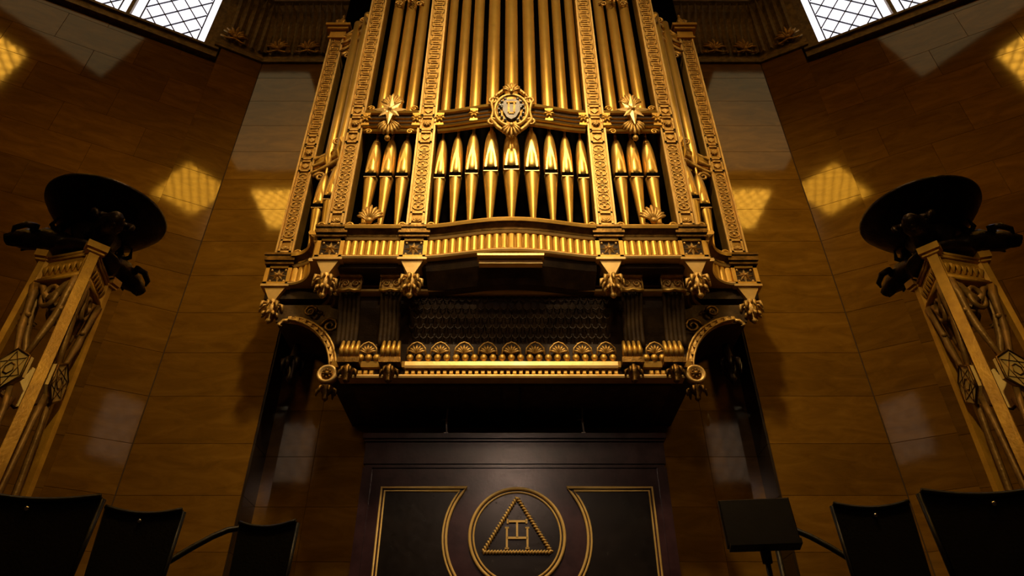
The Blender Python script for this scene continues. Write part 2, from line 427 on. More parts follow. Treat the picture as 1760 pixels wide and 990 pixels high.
# shared little ornaments ------------------------------------------------
def guilloche(mb, x, y, z0, z1, wd):
    n = max(1, int((z1-z0)/(wd*.72))); st = (z1-z0)/n
    for k in range(n):
        zc = z0+st*(k+.5)
        pts = [(x+wd*.40*math.cos(2*PI*q/12), y-.008, zc+st*.42*math.sin(2*PI*q/12)) for q in range(12)]
        mb.tube(pts, .011, 4, closed=True, smooth=False)
        mb.box(x-.018, x+.018, y-.022, y, zc-.018, zc+.018)
        if k < n-1:
            pts = [(x+wd*.40*math.cos(2*PI*q/8+.39), y-.006, zc+st*.5+st*.3*math.sin(2*PI*q/8+.39)) for q in range(8)]
            mb.tube(pts, .008, 4, closed=True, smooth=False)
def meander(mb, x, y, z0, z1, wd):
    n = max(1, int((z1-z0)/(wd*.62))); st = (z1-z0)/n; h = wd*.44; b = .010
    for k in range(n):
        z = z0+st*k; f = 1 if k % 2 else -1
        mb.box(x-h, x+h, y-.016, y, z, z+2*b)
        mb.box(x+f*h-b, x+f*h+b, y-.016, y, z, z+st)
        mb.box(x-f*h*.55-b, x-f*h*.55+b, y-.016, y, z+st*.3, z+st*.85)
        mb.box(min(x-f*h*.55, x+f*h*.5), max(x-f*h*.55, x+f*h*.5), y-.016, y, z+st*.42, z+st*.42+1.6*b)
def square_panel(mb, x, y, z0, z1, wd, kind):
    h = wd/2; b = .016
    for a in (-1, 1): mb.box(x+a*(h-b)-b, x+a*(h-b)+b, y-.025, y, z0, z1)
    mb.box(x-h, x+h, y-.025, y, z0, z0+2*b); mb.box(x-h, x+h, y-.025, y, z1-2*b, z1)
    zc = (z0+z1)/2
    if kind == 'rosette':
        for k in range(8):
            a = k*PI/4; r = h*.62
            mb.tube([(x, y-.01, zc), (x+r*.6*math.cos(a), y-.03, zc+r*.6*math.sin(a)), (x+r*math.cos(a), y-.008, zc+r*math.sin(a))], [.012, .022, .006], 5)
        mb.ball((x, y-.02, zc), .026)
    elif kind == 'lozenge':
        mb.prism([(x, zc-h*.6), (x+h*.6, zc), (x, zc+h*.6), (x-h*.6, zc)], y-.02, y)
    elif kind == 'anthemion':
        for k in range(5):
            a = math.radians(-70+35*k); r = h*.8
            mb.tube([(x, y-.01, z0+.05), (x+r*.7*math.sin(a), y-.03, z0+.05+r*.7*math.cos(a)), (x+r*math.sin(a), y-.008, z0+.05+r*math.cos(a))], [.01, .02, .008], 5)
def star8(mb, x, y, z, r, long=1.0, dp=.04):
    for k in range(8):
        a = k*PI/4+PI/2; rr = r*(long if k in (0, 4) else 1)*(1 if k % 2 == 0 else .82)
        d = Vector((math.cos(a), math.sin(a))); p = Vector((-d.y, d.x)); w2 = r*.2
        vs = [(x, y, z), (x+d.x*rr*.3+p.x*w2, y, z+d.y*rr*.3+p.y*w2), (x+d.x*rr, y, z+d.y*rr), (x+d.x*rr*.3-p.x*w2, y, z+d.y*rr*.3-p.y*w2), (x, y-dp, z), (x+d.x*rr*.35, y-dp*.8, z+d.y*rr*.35)]
        mb.add(vs, [(0, 4, 5, 1), (1, 5, 2), (2, 5, 3), (3, 5, 4, 0)][::1]); 
    mb.ball((x, y-dp, z), r*.13)
def palmette(mb, x, y, z, s, n=9, down=False, spread=80):
    g = -1 if down else 1
    for k in range(n):
        a = math.radians(-spread+2*spread*k/(n-1)); ln = s*(1.0-.35*abs(k-(n-1)/2)/((n-1)/2))
        pts = [(x+math.sin(a)*ln*t*(1+.1*t), y-.03-.05*math.sin(PI*t), z+g*math.cos(a)*ln*t) for t in (.12, .45, .75, .97)]
        mb.tube(pts, [s*.03, s*.055, s*.085, s*.04], 5)
    mb.ball((x, y-.06, z+g*s*.08), s*.15)
def volute(mb, x, y, z, r, f=1, turns=1.6, th=.02):
    pts = []
    for k in range(15):
        t = k/14; a = turns*2*PI*t; rr = r*(1-.8*t); pts.append((x+f*rr*math.cos(a), y, z+rr*math.sin(a)))
    mb.tube(pts, [th*(1-.5*k/14) for k in range(15)], 6)

for px, py, wd, zt, kind in PXS:
    s = 1 if px > 0 else -1
    h = wd/2; D = .24; e = .030
    m = MB(); m.box(px-h, px+h, py, py+D, ZL, zt)
    m.box(px-h-.03, px+h+.03, py-.03, py+D, ZL, ZL+.05)
    pil = build(m, 'pilaster', PILM, organ)
    m = MB()
    for a in (-1, 1):
        m.box(px+a*(h-e/2)-e/2, px+a*(h-e/2)+e/2, py-.035, py, ZL+.05, zt)
        m.box(px+a*(h-e*1.7)-.005, px+a*(h-e*1.7)+.005, py-.016, py, ZL+.05, zt)
    build(m, 'edge_fillet', GOLDB, pil)
    m = MB(); iw = wd-2*e-.02
    square_panel(m, px, py, ZL+.10, ZL+.36, iw, 'anthemion')
    guilloche(m, px, py, ZL+.40, 9.42, iw)
    for z0, z1, kd in ((9.46, 9.72, 'lozenge'), (9.75, 10.08, 'rosette'), (10.11, 10.36, 'lozenge')): square_panel(m, px, py, z0, z1, iw, kd)
    meander(m, px, py, 10.42, min(zt-.1, 14.2), iw)
    r = build(m, 'relief_ornament', CARVED, pil); r['kind'] = 'stuff'
    # capital of outer pilasters
    if kind == 'C':
        m = MB()
        m.box(px-h-.04, px+h+.04, py-.06, py+D, zt-.25, zt-.2).box(px-h-.02, px+h+.02, py-.04, py+D, zt-.2, zt)
        m.box(px-h-.07, px+h+.07, py-.10, py+D+.03, zt, zt+.07).box(px-h-.11, px+h+.11, py-.14, py+D+.05, zt+.07, zt+.14)
        build(m, 'capital', GOLD, organ)
        m = MB().lathe([(.05, 0), (.09, .05), (.05, .1), (.08, .2), (.10, .28), (.06, .38), (.02, .5), (.035, .54), (.004, .6)], 10, T(px, py+.08, zt+.14))
        for k in range(6):
            a = k*PI/3; m.tube([(px+.07*math.cos(a), py+.08+.07*math.sin(a), zt+.2), (px+.15*math.cos(a), py+.08+.15*math.sin(a), zt+.32), (px+.10*math.cos(a), py+.08+.10*math.sin(a), zt+.44)], [.02, .03, .01], 5)
        build(m, 'finial', CARVED, organ)
    # star block below
    m = MB(); b = .20
    m.box(px-b+.02, px+b-.02, py-.02, py+.36, ZB0, ZB1); 
    for a in (-1, 1): m.box(px+a*(b-.03)-.03, px+a*(b-.03)+.03, py-.06, py, ZB0, ZB1)
    m.box(px-b, px+b, py-.06, py, ZB0, ZB0+.05).box(px-b, px+b, py-.06, py, ZB1-.05, ZB1)
    blk = build(m, 'corner_block', GOLD, organ)
    m = MB().box(px-b+.06, px+b-.06, py-.025, py-.02, ZB0+.05, ZB1-.05); build(m, 'dark_field', OAK, blk)
    m = MB(); star8(m, px, py-.028, (ZB0+ZB1)/2, .135, 1.0, .035)
    for a in (-1, 1):
        for c in (-1, 1): m.ball((px+a*.105, py-.03, (ZB0+ZB1)/2+c*.10), .022, seg=6, rings=4)
    build(m, 'star', GOLDB, blk)
    # cap ledge over the block
    m = MB().box(px-b-.02, px+b+.02, py-.10, py+.3, ZB1, ZB1+.04).box(px-b-.03, px+b+.03, py-.13, py+.3, ZB1+.05, ZL-.04).box(px-b-.04, px+b+.04, py-.15, py+.3, ZL-.04, ZL)
    build(m, 'block_cap', ANTIQUE, organ)
    # inverted wedge and flower drop
    z = ZB0
    m = MB()
    vs = [(px-b+.02, py-.05, z), (px+b-.02, py-.05, z), (px+b-.02, py+.3, z), (px-b+.02, py+.3, z), (px-.05, py-.04, z-.26), (px+.05, py-.04, z-.26), (px+.05, py+.12, z-.26), (px-.05, py+.12, z-.26)]
    m.add(vs, [(0, 1, 2, 3), (7, 6, 5, 4), (4, 5, 1, 0), (5, 6, 2, 1), (6, 7, 3, 2), (7, 4, 0, 3)])
    m.box(px-b-.01, px+b+.01, py-.08, py+.3, z-.04, z)
    wedge = build(m, 'pendant_wedge', GOLDB, organ)
    m = MB(); zc = z-.40
    m.lathe([(.02, -.24), (.05, -.20), (.03, -.16), (.07, -.08), (.10, .02), (.06, .10), (.08, .14), (.05, .16)], 10, T(px, py+.02, zc))
    for k in range(8):
        a = k*PI/4; c_, s_ = math.cos(a), math.sin(a)
        for (r0, r1, r2, za, zb, zd) in ((.05, .15, .17, .10, .06, -.04), (.04, .10, .12, -.02, -.10, -.14)):
            m.tube([(px+r0*c_, py+.02+r0*s_, zc+za), (px+r1*c_, py+.02+r1*s_, zc+zb), (px+r2*c_, py+.02+r2*s_, zc+zd)], [.018, .034, .014], 5)
    build(m, 'flower_drop', CARVED, wedge)

# scrolls at the pilaster feet
m = MB()
for px, py, wd, zt, kind in PXS:
    for f in (-1, 1):
        if kind == 'C' and f*px > 0: continue
        x = px+f*(wd/2+.07); volute(m, x, py+.0, ZL+.10, .06, -f, 1.5, .022)
        m.prism([(x-.07, ZL), (x+.07, ZL), (x+.04, ZL+.06), (x-.04, ZL+.06)], py-.02, py+.05)
build(m, 'foot_scroll', GOLD, organ)

# paths of the gallery
def arc_side(s, x0=2.82, y0=YF, x1=3.36, y1=YC, n=10):     # sweep from block B back to block C
    pts = []
    for k in range(n+1):
        a = PI/2*k/n; pts.append((s*(x1-(x1-x0)*math.sin(a)), y1-(y1-y0)*(1-math.cos(a))))
    return pts if s < 0 else pts[::-1]
def straight(s): return [(-2.42, YF), (-1.60, YF)] if s < 0 else [(1.60, YF), (2.42, YF)]
cpath = [(-1.22+2.44*k/28, YF-bow(-1.22+2.44*k/28)) for k in range(29)]
bays = [('c', cpath), ('l', straight(-1)), ('r', straight(1)), ('wl', arc_side(-1)), ('wr', arc_side(1))]
fl = MB()
vs = []; fsx = []
prf = [(-.052, 0), (-.047, -.018), (-.026, -.034), (0, -.040), (.026, -.034), (.047, -.018), (.052, 0)]
for z, k in ((0, 1), (.25, 1), (.28, .6)):
    vs += [(x, y*k, z) for x, y in prf]
for i in range(2):
    for k in range(6): fsx.append((i*7+k, i*7+k+1, (i+1)*7+k+1, (i+1)*7+k))
fsx.append(tuple(range(14, 21))); fsx.append((6, 5, 4, 3, 2, 1, 0))
fl.add(vs, fsx, False)
flute_me = mesh_of(fl, 'flute', GOLD)
def plen(path):
    L = [0]
    for a, b in zip(path[:-1], path[1:]): L.append(L[-1]+math.dist(a, b))
    return L
def at_len(path, L, t):
    for i in range(len(path)-1):
        if t <= L[i+1] or i == len(path)-2:
            q = (t-L[i])/(L[i+1]-L[i]); a, b = path[i], path[i+1]
            return a[0]+(b[0]-a[0])*q, a[1]+(b[1]-a[1])*q, math.atan2(b[1]-a[1], b[0]-a[0])
for tagk, path in bays:
    m = MB().sweep([(-.3, ZB0+.03), (0.01, ZB0+.03), (0.01, ZB1), (-.3, ZB1)], path)
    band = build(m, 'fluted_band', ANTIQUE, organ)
    m = MB().sweep([(-.3, ZB0-.02), (.07, ZB0-.02), (.085, ZB0+.005), (.07, ZB0+.035), (-.3, ZB0+.035)], path)
    build(m, 'lower_bead', GOLDB, band)
    L = plen(path); n = max(3, int(round(L[-1]/.108))); st = L[-1]/n
    for k in range(n):
        x, y, a = at_len(path, L, st*(k+.5))
        nx, ny = math.sin(a), -math.cos(a)
        inst(flute_me, 'flute', band, (x+nx*.01, y+ny*.01, ZB0+.06), (0, 0, a), (st/.108, 1, 1))
    m = MB().sweep([(-.3, ZB1-.03), (.05, ZB1-.03), (.07, ZB1), (-.3, ZB1)], path); build(m, 'upper_bead', GOLDB, band)
    m = MB().sweep([(-.3, ZB1), (.06, ZB1), (.07, ZB1+.02), (.07, ZB1+.05), (.12, ZB1+.09), (.14, ZB1+.11), (-.3, ZB1+.11)], path)
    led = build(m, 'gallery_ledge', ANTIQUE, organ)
    m = MB().sweep([(-.3, ZB1+.11), (.15, ZB1+.11), (.165, ZL-.03), (.15, ZL), (-.3, ZL)], path); build(m, 'ledge_bead', GOLD, led)
# small gilded plate below the bow
m = MB().box(-.45, .43, 7.36, 7.46, 6.82, 6.92).box(-.47, .45, 7.26, 7.44, 6.885, 6.92)
build(m, 'gilded_plate', GOLDB, organ)
# dark curved underside behind it
m = MB().sweep([(-.4, 6.7), (-.28, 6.72), (-.06, 6.9), (-.02, ZB0-.02), (-.4, ZB0-.02)], cpath); build(m, 'bow_underside', OAK, organ)

# dark interior behind the pipes, floor of the gallery
m = MB().box(-3.6, 3.6, 8.55, 8.7, 6.9, 16.0).box(-2.75, -2.71, 7.9, 8.6, ZL, 16).box(2.71, 2.75, 7.9, 8.6, ZL, 16)
build(m, 'case_interior', BLACK, organ)
m = MB().box(-3.7, 3.7, 8.28, 9.75, 6.85, ZL-.02).box(-2.75, 2.75, 7.64, 8.5, ZB0+.01, ZL-.01)
build(m, 'gallery_floor', OAK, organ)
m = MB().box(-3.68, -3.6, 8.5, 9.2, 6.9, 13.6).box(3.6, 3.68, 8.5, 9.2, 6.9, 13.6)
build(m, 'case_side', OAK, organ)
m = MB().box(-2.8, 2.8, 7.6, 9.0, 16.0, 16.4).box(-2.9, 2.9, 7.5, 9.0, 16.4, 16.6)
build(m, 'top_cornice', GOLD, organ)

# mid rails -------------------------------------------------------------
RZ0, RZ1 = 9.72, 10.22
def rail(path):
    m = MB().sweep([(-.01, RZ0+.1), (.02, RZ0+.1), (.02, RZ1-.06), (-.01, RZ1-.06)], path)
    r = build(m, 'mid_rail', OAK, organ)
    for a, b, o_ in ((RZ0-.02, RZ0+.03, .06), (RZ0+.06, RZ0+.10, .09), (RZ0+.19, RZ0+.215, .05), (RZ0+.28, RZ0+.305, .05), (RZ1-.10, RZ1-.04, .09)):
        m = MB().sweep([(-.01, a), (o_-.02, a), (o_, (a+b)/2), (o_-.02, b), (-.01, b)], path); build(m, 'rail_moulding', GOLD, r)
    L = plen(path); m = MB()
    n = 4 if L[-1] > 1.5 else 2
    for k in range(n+1):
        x, y, a = at_len(path, L, min(L[-1]-.03, max(.03, L[-1]*k/n))); nx, ny = math.sin(a), -math.cos(a)
        X, Y, Z = x+nx*.05, y+ny*.05, RZ0+.25
        m = MB(); m.prism([(X-.07, Z-.15), (X+.07, Z-.15), (X+.04, Z), (X+.07, Z+.15), (X-.07, Z+.15), (X-.04, Z)], Y-.02, Y+.03)
        for q in range(6):
            c, s_ = math.cos(q*PI/3), math.sin(q*PI/3); m.tube([(X, Y-.03, Z), (X+.06*c, Y-.045, Z+.06*s_), (X+.10*c, Y-.02, Z+.10*s_)], [.014, .024, .008], 5)
        build(m, 'rail_rosette', GOLD, r)
    return r
rail(cpath)
for s in (-1, 1):
    rail([(-2.46, YF), (-1.56, YF)] if s < 0 else [(1.56, YF), (2.46, YF)])
    x = s*2.01; y = YF-.06; z = 9.98
    m = MB(); star8(m, x, y-.16, 10.03, .29, 1.3, .02); build(m, 'eight_point_star', GOLDB, organ)
    m = MB(); palmette(m, x, y-.02, 10.16, .40, 9, False, 42); build(m, 'upright_palmette', CARVED, organ)
    m = MB(); palmette(m, x, y-.02, 9.86, .36, 9, True, 50); m.ball((x, y-.06, 9.45), .05)
    build(m, 'hanging_palmette', CARVED, organ)
    m = MB()
    for f in (-1, 1):
        volute(m, x+f*.36, YF-.06, RZ1+.02, .06, f, 1.5, .02); volute(m, x+f*.34, YF-.06, RZ0-.05, .06, f, 1.5, .02)
    build(m, 'rail_scroll', GOLD, organ)
    # little upper rosettes
    m = MB(); palmette(m, s*2.01, YF-.02, 13.5, .2, 7, False, 90); palmette(m, s*2.01, YF-.02, 13.5, .2, 7, True, 90)
    m.ball((s*2.01, YF-.06, 13.5), .07)
    for f in (-1, 1): volute(m, s*2.01+f*.2, YF, 13.42, .08, f, 1.4, .02)
    build(m, 'upper_rosette', CARVED, organ)
    # standing palmette on the ledge
    m = MB(); xx = s*2.16-s*.06; palmette(m, xx, YF-.02, ZL+.10, .36, 9, False, 50)
    volute(m, xx-.10, YF-.02, ZL+.07, .06, -1, 1.5, .02); volute(m, xx+.10, YF-.02, ZL+.07, .06, 1, 1.5, .02); m.box(xx-.18, xx+.18, YF-.04, YF+.05, ZL, ZL+.03)
    build(m, 'standing_palmette', CARVED, organ)
    # wing scroll brackets (mid and top), sweeping from pilaster B back to C
    for zc, sc_ in ((9.72, 1.0), (13.25, 1.5)):
        m = MB()
        for q in range(3):
            ap = arc_side(s, 2.78, YF+.12, 3.42, YC, 10)
            if s > 0: ap = ap[::-1]
            zz = zc-.16*q*sc_
            pts = [(p[0], p[1]-.03, zz+.22*math.sin(PI*i/10*1.0)*sc_-.02*i) for i, p in enumerate(ap)]
            m.tube(pts, [.03+.022*math.sin(PI*i/10) for i in range(11)], 6)
        volute(m, s*3.25, YC-.05, zc-.42*sc_, .10, s, 1.5, .03); volute(m, s*2.98, YC-.3, zc+.16, .09, -s, 1.5, .028)
        build(m, 'scroll_bracket', CARVED, organ)
        m = MB().sweep([(-.08, zc-.30*sc_), (.02, zc-.30*sc_), (.03, zc-.1), (.10, zc+.02), (.10, zc+.07), (-.08, zc+.07)], arc_side(s, 2.78, YF+.16, 3.42, YC+.05, 10))
        build(m, 'wing_rail', GOLD, organ)
# central cartouche
yb = YF-.17-.12; zc = 9.90
def oval(rx, rz, n=24): return [(rx*math.cos(2*PI*k/n), zc+rz*math.sin(2*PI*k/n)) for k in range(n)]
cart = build(MB().prism(oval(.25, .35), yb-.02, yb+.12), 'cartouche', ANTIQUE, organ)
m = MB().prism([(-.13, zc+.17), (-.14, zc-.06), (-.07, zc-.22), (0, zc-.27), (.07, zc-.22), (.14, zc-.06), (.13, zc+.17), (.06, zc+.22), (-.06, zc+.22)], yb-.07, yb-.02)
build(m, 'shield', SHIELDM, cart)
m = MB().box(-.06, -.03, yb-.09, yb-.065, zc-.12, zc+.12).box(.03, .06, yb-.09, yb-.065, zc-.12, zc+.12).box(-.08, .08, yb-.09, yb-.065, zc+.11, zc+.14).box(-.045, .045, yb-.085, yb-.065, zc-.15, zc-.12)
build(m, 'shield_device', ANTIQUE, cart)
m = MB()
for f in (-1, 1):
    for k in range(7):
        a = math.radians(-60+20*k); m.ball((f*.205*math.cos(a), yb-.04, zc+.29*math.sin(a)), .030, seg=6, rings=4)
    volute(m, f*.14, yb-.05, zc+.06, .05, f, 1.5, .018)
build(m, 'pearl_beading', SILVER, cart)['kind'] = 'stuff'
m = MB().tube([(x, yb-.02, z) for x, z in oval(.27, .38)], .032, 6, closed=True)
for f in (-1, 1):
    volute(m, f*.30, yb, zc+.26, .09, -f, 1.5, .028); volute(m, f*.31, yb, zc-.26, .09, -f, 1.5, .028)
    m.tube([(f*.03, yb, zc+.56), (f*.12, yb-.03, zc+.50), (f*.24, yb, zc+.40), (f*.33, yb, zc+.20), (f*.30, yb, zc), (f*.33, yb, zc-.20), (f*.22, yb-.02, zc-.40), (f*.10, yb, zc-.50), (f*.02, yb, zc-.62)], [.02, .035, .035, .03, .022, .03, .035, .03, .02], 6)
palmette(m, 0, yb, zc+.40, .28, 7, False, 55); palmette(m, 0, yb, zc-.38, .30, 7, True, 50)
for k in range(14):
    a = math.radians(30+120*k/13); m.ball((.33*math.cos(a), yb-.03, zc+.08+.42*math.sin(a)), .022, seg=6, rings=4)
build(m, 'carved_surround', CARVED, cart)

# lower body: soffit, cove, consoles, cresting ---------------------------
YL = 8.15
m = MB().box(-2.55, 2.55, 7.66, 8.5, 6.96, ZB0)
build(m, 'gallery_soffit', OAK, organ)
fpath = [(-2.52, 8.0), (2.52, 8.0)]
m = MB().sweep([(-.6, 6.72), (.0, 6.72), (.0, 6.97), (-.6, 6.97)], fpath); fz = build(m, 'dark_frieze', OAK, organ)
for a, b, o_ in ((6.86, 6.88, .02), (6.80, 6.82, .03), (6.715, 6.745, .12)):
    m = MB().sweep([(-.1, a), (o_, a), (o_+.01, (a+b)/2), (o_, b), (-.1, b)], fpath); build(m, 'frieze_line', GOLDB if a < 6.75 else ANTIQUE, fz)
cove = [(-1.0, 6.0)]+[(-.30+.30*math.sin(PI/2*t)**1.5, 6.0+.72*t) for t in [k/8 for k in range(9)]]+[(-1.0, 6.72)]
m = MB().sweep(cove, [(-2.5, 8.02), (2.5, 8.02)]); cv = build(m, 'coved_panel', OAK, organ)
# fish-scale relief on the cove
m = MB()
for r in range(6):
    t = (r+.5)/6; y = 8.02+.30-.30*math.sin(PI/2*t)**1.5; z = 6.0+.72*t
    n = 26
    for k in range(n):
        x = -1.42+2.84*(k+(.5 if r % 2 else 0))/n
        if x > 1.42: continue
        m.tube([(x-.05, y-.012, z+.05), (x-.035, y-.03, z-.03), (x, y-.035, z-.055), (x+.035, y-.03, z-.03), (x+.05, y-.012, z+.05)], .011, 4, smooth=False)
sc2 = build(m, 'scale_relief', OAK, cv); sc2['kind'] = 'stuff'
# lower entablature
lp = [(-2.47, YL), (2.47, YL)]
m = MB().box(-2.47, 2.47, YL+.05, 9.72, 5.45, 6.02); build(m, 'base_body', OAK, organ)
m = MB().sweep([(-.3, 5.62), (.02, 5.62), (.04, 5.70), (-.3, 5.70)], lp); ent = build(m, 'lower_entablature', GOLD, organ)
m = MB().sweep([(-.1, 5.565), (.10, 5.565), (.11, 5.60), (.10, 5.665), (.04, 5.68), (-.1, 5.68)], [(-1.45, YL), (1.45, YL)]); build(m, 'gold_band', GOLDB, organ)
m = MB().sweep([(-.1, 5.43), (.075, 5.43), (.085, 5.455), (.075, 5.48), (-.1, 5.48)], [(-2.34, YL), (2.34, YL)]); build(m, 'lip_moulding', GOLDB, organ)
dent = mesh_of(MB().box(-.028, .028, -.07, 0, 0, .055, ch=.008), 'dentil', GOLD)
bead = mesh_of(MB().ball((0, 0, 0), .052, .04, .055, 8, 5), 'bead', GOLD)
n = 34
for k in range(n): inst(dent, 'dentil', ent, (-1.42+2.84*k/(n-1), YL, 5.49))
for k in range(23): inst(bead, 'bead', ent, (-1.40+2.80*k/22, YL-.04, 5.755))
for s in (-1, 1):
    for k in range(3): inst(dent, 'dentil', ent, (s*(1.9+.08*k), YL, 5.49)); inst(bead, 'bead', ent, (s*(1.86+.11*k), YL-.04, 5.755))
cr = MB()
for a in range(-75, 76, 25):
    q = math.radians(a); cr.tube([(0, -.01, .0), (.09*math.sin(q), -.035, .08*math.cos(q)), (.135*math.sin(q), -.015, .135*math.cos(q))], [.012, .02, .008], 5)
cr.tube([(-.13, -.02, -.02), (-.12, -.03, .07), (-.06, -.035, .14), (0, -.035, .165), (.06, -.035, .14), (.12, -.03, .07), (.13, -.02, -.02)], .014, 5)
crest = mesh_of(cr, 'crest_palmette', CARVED)
for k in range(9): inst(crest, 'crest_palmette', ent, (-1.32+2.64*k/8, YL, 5.84))
for s in (-1, 1): inst(crest, 'crest_palmette', ent, (s*2.0, YL, 5.84))
# consoles
for x in (-2.32, -1.73, 1.73, 2.32):
    m = MB()
    prof = [(-.05, 7.9), (-.02, 7.96)]
    def cs(zz): return 7.93+.24*math.sin(PI/2*(1-(zz-5.95)/.80))**1.0
    zs = [5.95+.8*k/8 for k in range(9)]
    for j in range(5):
        xx = x-.12+.06*j
        pts = [(xx, cs(zz)-.02, zz) for zz in zs]; m.tube(pts, .034, 6)
    co = build(m, 'console', OAK, organ)
    m = MB()
    m.box(x-.16, x+.16, 7.80, 8.1, 6.93, 6.96)
    for f in (-1, 1):
        volute(m, x+f*.075, 7.86, 6.84, .062, f, 1.6, .016)
        m.tube([(x+f*.155, 7.86, 6.74), (x+f*.155, 7.86, 6.93)], .012, 6)
    m.box(x-.14, x+.14, 7.88, 8.1, 6.76, 6.93)
    build(m, 'console_volute', CARVED, co)
    m = MB(); m.tube([(x-.15, 7.86, 6.72), (x-.07, 7.83, 6.69), (x, 7.82, 6.71), (x+.07, 7.83, 6.69), (x+.15, 7.86, 6.72)], [.035, .028, .02, .028, .035], 6)
    build(m, 'console_acanthus', GOLD, co)
    xb = x*.955
    m = MB()
    for j in range(4): m.tube([(xb-.105+.07*j, 8.02, 5.70), (xb-.105+.07*j, 7.97, 5.80), (xb-.105+.07*j, 8.02, 5.96)], [.03, .038, .02], 6)
    build(m, 'console_foot', GOLD, co)
    m = MB().box(xb-.15, xb+.15, 7.98, YL+.05, 5.62, 5.70)
    m.lathe([(.02, -.16), (.05, -.13), (.035, -.10), (.075, -.04), (.085, .03), (.05, .08), (.06, .12)], 10, T(xb, 8.05, 5.50))
    for k in range(6):
        a = k*PI/3; m.tube([(xb+.04*math.cos(a), 8.05+.04*math.sin(a), 5.58), (xb+.11*math.cos(a), 8.05+.11*math.sin(a), 5.52), (xb+.12*math.cos(a), 8.05+.12*math.sin(a), 5.44)], [.014, .028, .01], 5)
    build(m, 'console_drop', ANTIQUE, co)
# side wings of the body, arched brackets
for s in (-1, 1):
    sp = arc_side(s, 2.7, 7.95, 3.5, 8.55, 10)
    m = MB()
    for k, (z0, z1, o_) in enumerate(((6.96, ZB0-.02, .10), (6.86, 6.95, .02), (6.77, 6.85, -.05), (6.70, 6.76, -.12))):
        m.sweep([(-.4, z0), (o_-.03, z0), (o_, (z0+z1)/2), (o_-.03, z1), (-.4, z1)], sp)
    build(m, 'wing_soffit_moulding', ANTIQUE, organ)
    xs = sorted((s*2.40, s*3.45))
    # curved spandrel body: quarter arch cut out
    poly = []
    cxr, czr, rr = 3.30, 5.55, .80
    arc = [(cxr-rr*math.cos(a), czr+rr*1.10*math.sin(a)) for a in [math.radians(4+80*k/10) for k in range(11)]]
    out = [(2.38, 5.55)]+arc+[(3.45, 6.46), (3.45, 6.75), (2.38, 6.75)]
    poly = [(s*x, z) for x, z in out]
    if s < 0: poly = poly[::-1]
    m = MB().prism(poly[::1] if s > 0 else poly, 8.30, 9.15); build(m, 'side_body', WALNUT, organ)
    m = MB(); pts = [(s*(x-.02), 8.22, z+.01) for x, z in arc]
    m.tube(pts, [.05]*len(pts), 8); m.tube([(p[0]-s*.055, p[1]-.03, p[2]+.03) for p in pts], .018, 6); m.tube([(p[0]+s*.02, p[1]-.06, p[2]-.02) for p in pts], .015, 6)
    for k, p in enumerate(pts[::1]): m.box(p[0]-.025, p[0]+.025, p[1]-.07, p[1], p[2]-.025, p[2]+.025)
    rib = build(m, 'arched_rib', CARVED, organ)
    m = MB(); xe = s*3.27; 
    m.tube([(s*3.2, 8.22, 6.43), (s*3.3, 8.2, 6.41), (s*3.36, 8.2, 6.35), (s*3.31, 8.2, 6.32)], [.04, .03, .025, .015], 6); build(m, 'rib_curl', CARVED, rib)
    # ring boss at the foot
    xr, zr = s*2.50, 5.50
    R = T(xr, 8.08, zr) @ Matrix.Rotation(PI/2, 4, 'X')
    m = MB().lathe([(.135, -.10), (.14, -.02), (.125, .01), (.10, .0), (.085, -.02)], 24, R); bs = build(m, 'ring_boss', GOLDB, organ)
    m = MB().lathe([(.085, -.03), (.08, -.015), (.04, .0), (.03, .03), (.005, .035)], 16, R)
    for k in range(8):
        a = k*PI/4; m.ball((xr+.055*math.cos(a), 8.08-.02+.02, zr+.055*math.sin(a)), .018, seg=6, rings=4)
    build(m, 'boss_rosette', ANTIQUE, bs)
    m = MB().lathe([(.01, -.24), (.04, -.20), (.03, -.16), (.08, -.09), (.09, -.02), (.05, .05)], 10, T(xr, 8.2, zr-.12))
    for k in range(6):
        a = k*PI/3; m.tube([(xr+.04*math.cos(a), 8.2+.04*math.sin(a), zr-.14), (xr+.13*math.cos(a), 8.2+.13*math.sin(a), zr-.20), (xr+.13*math.cos(a), 8.2+.13*math.sin(a), zr-.28)], [.015, .03, .01], 5)
    build(m, 'lower_drop', ANTIQUE, organ)
    # carved boss hanging in the arch
    m = MB(); bx_, by_, bz_ = s*3.22, 8.75, 5.98
    for k in range(7):
        a = k*2*PI/7; m.tube([(bx_+.04*math.cos(a), by_+.04*math.sin(a), bz_+.12), (bx_+.15*math.cos(a), by_+.15*math.sin(a), bz_+.04), (bx_+.14*math.cos(a), by_+.14*math.sin(a), bz_-.12)], [.03, .05, .02], 5)
    m.lathe([(.02, -.3), (.07, -.22), (.05, -.15), (.10, -.02), (.08, .12), (.05, .35)], 10, T(bx_, by_, bz_))
    build(m, 'carved_boss', BRONZE, organ)
    # corner scroll between base body and spandrel
    m = MB(); volute(m, s*2.62, 8.24, 6.35, .13, s, 1.6, .03); volute(m, s*2.95, 8.24, 6.60, .10, -s, 1.6, .025)
    build(m, 'spandrel_scroll', ANTIQUE, organ)
# soffit seams under the organ
m = MB().box(-2.2, 2.2, 8.3, 9.72, 5.42, 5.45); sf = build(m, 'underside_board', WALNUT, organ)
m = MB().box(-.16, -.12, 8.35, 9.7, 5.395, 5.42).box(.10, .14, 8.35, 9.7, 5.395, 5.42); build(m, 'underside_batten', OAK, sf)

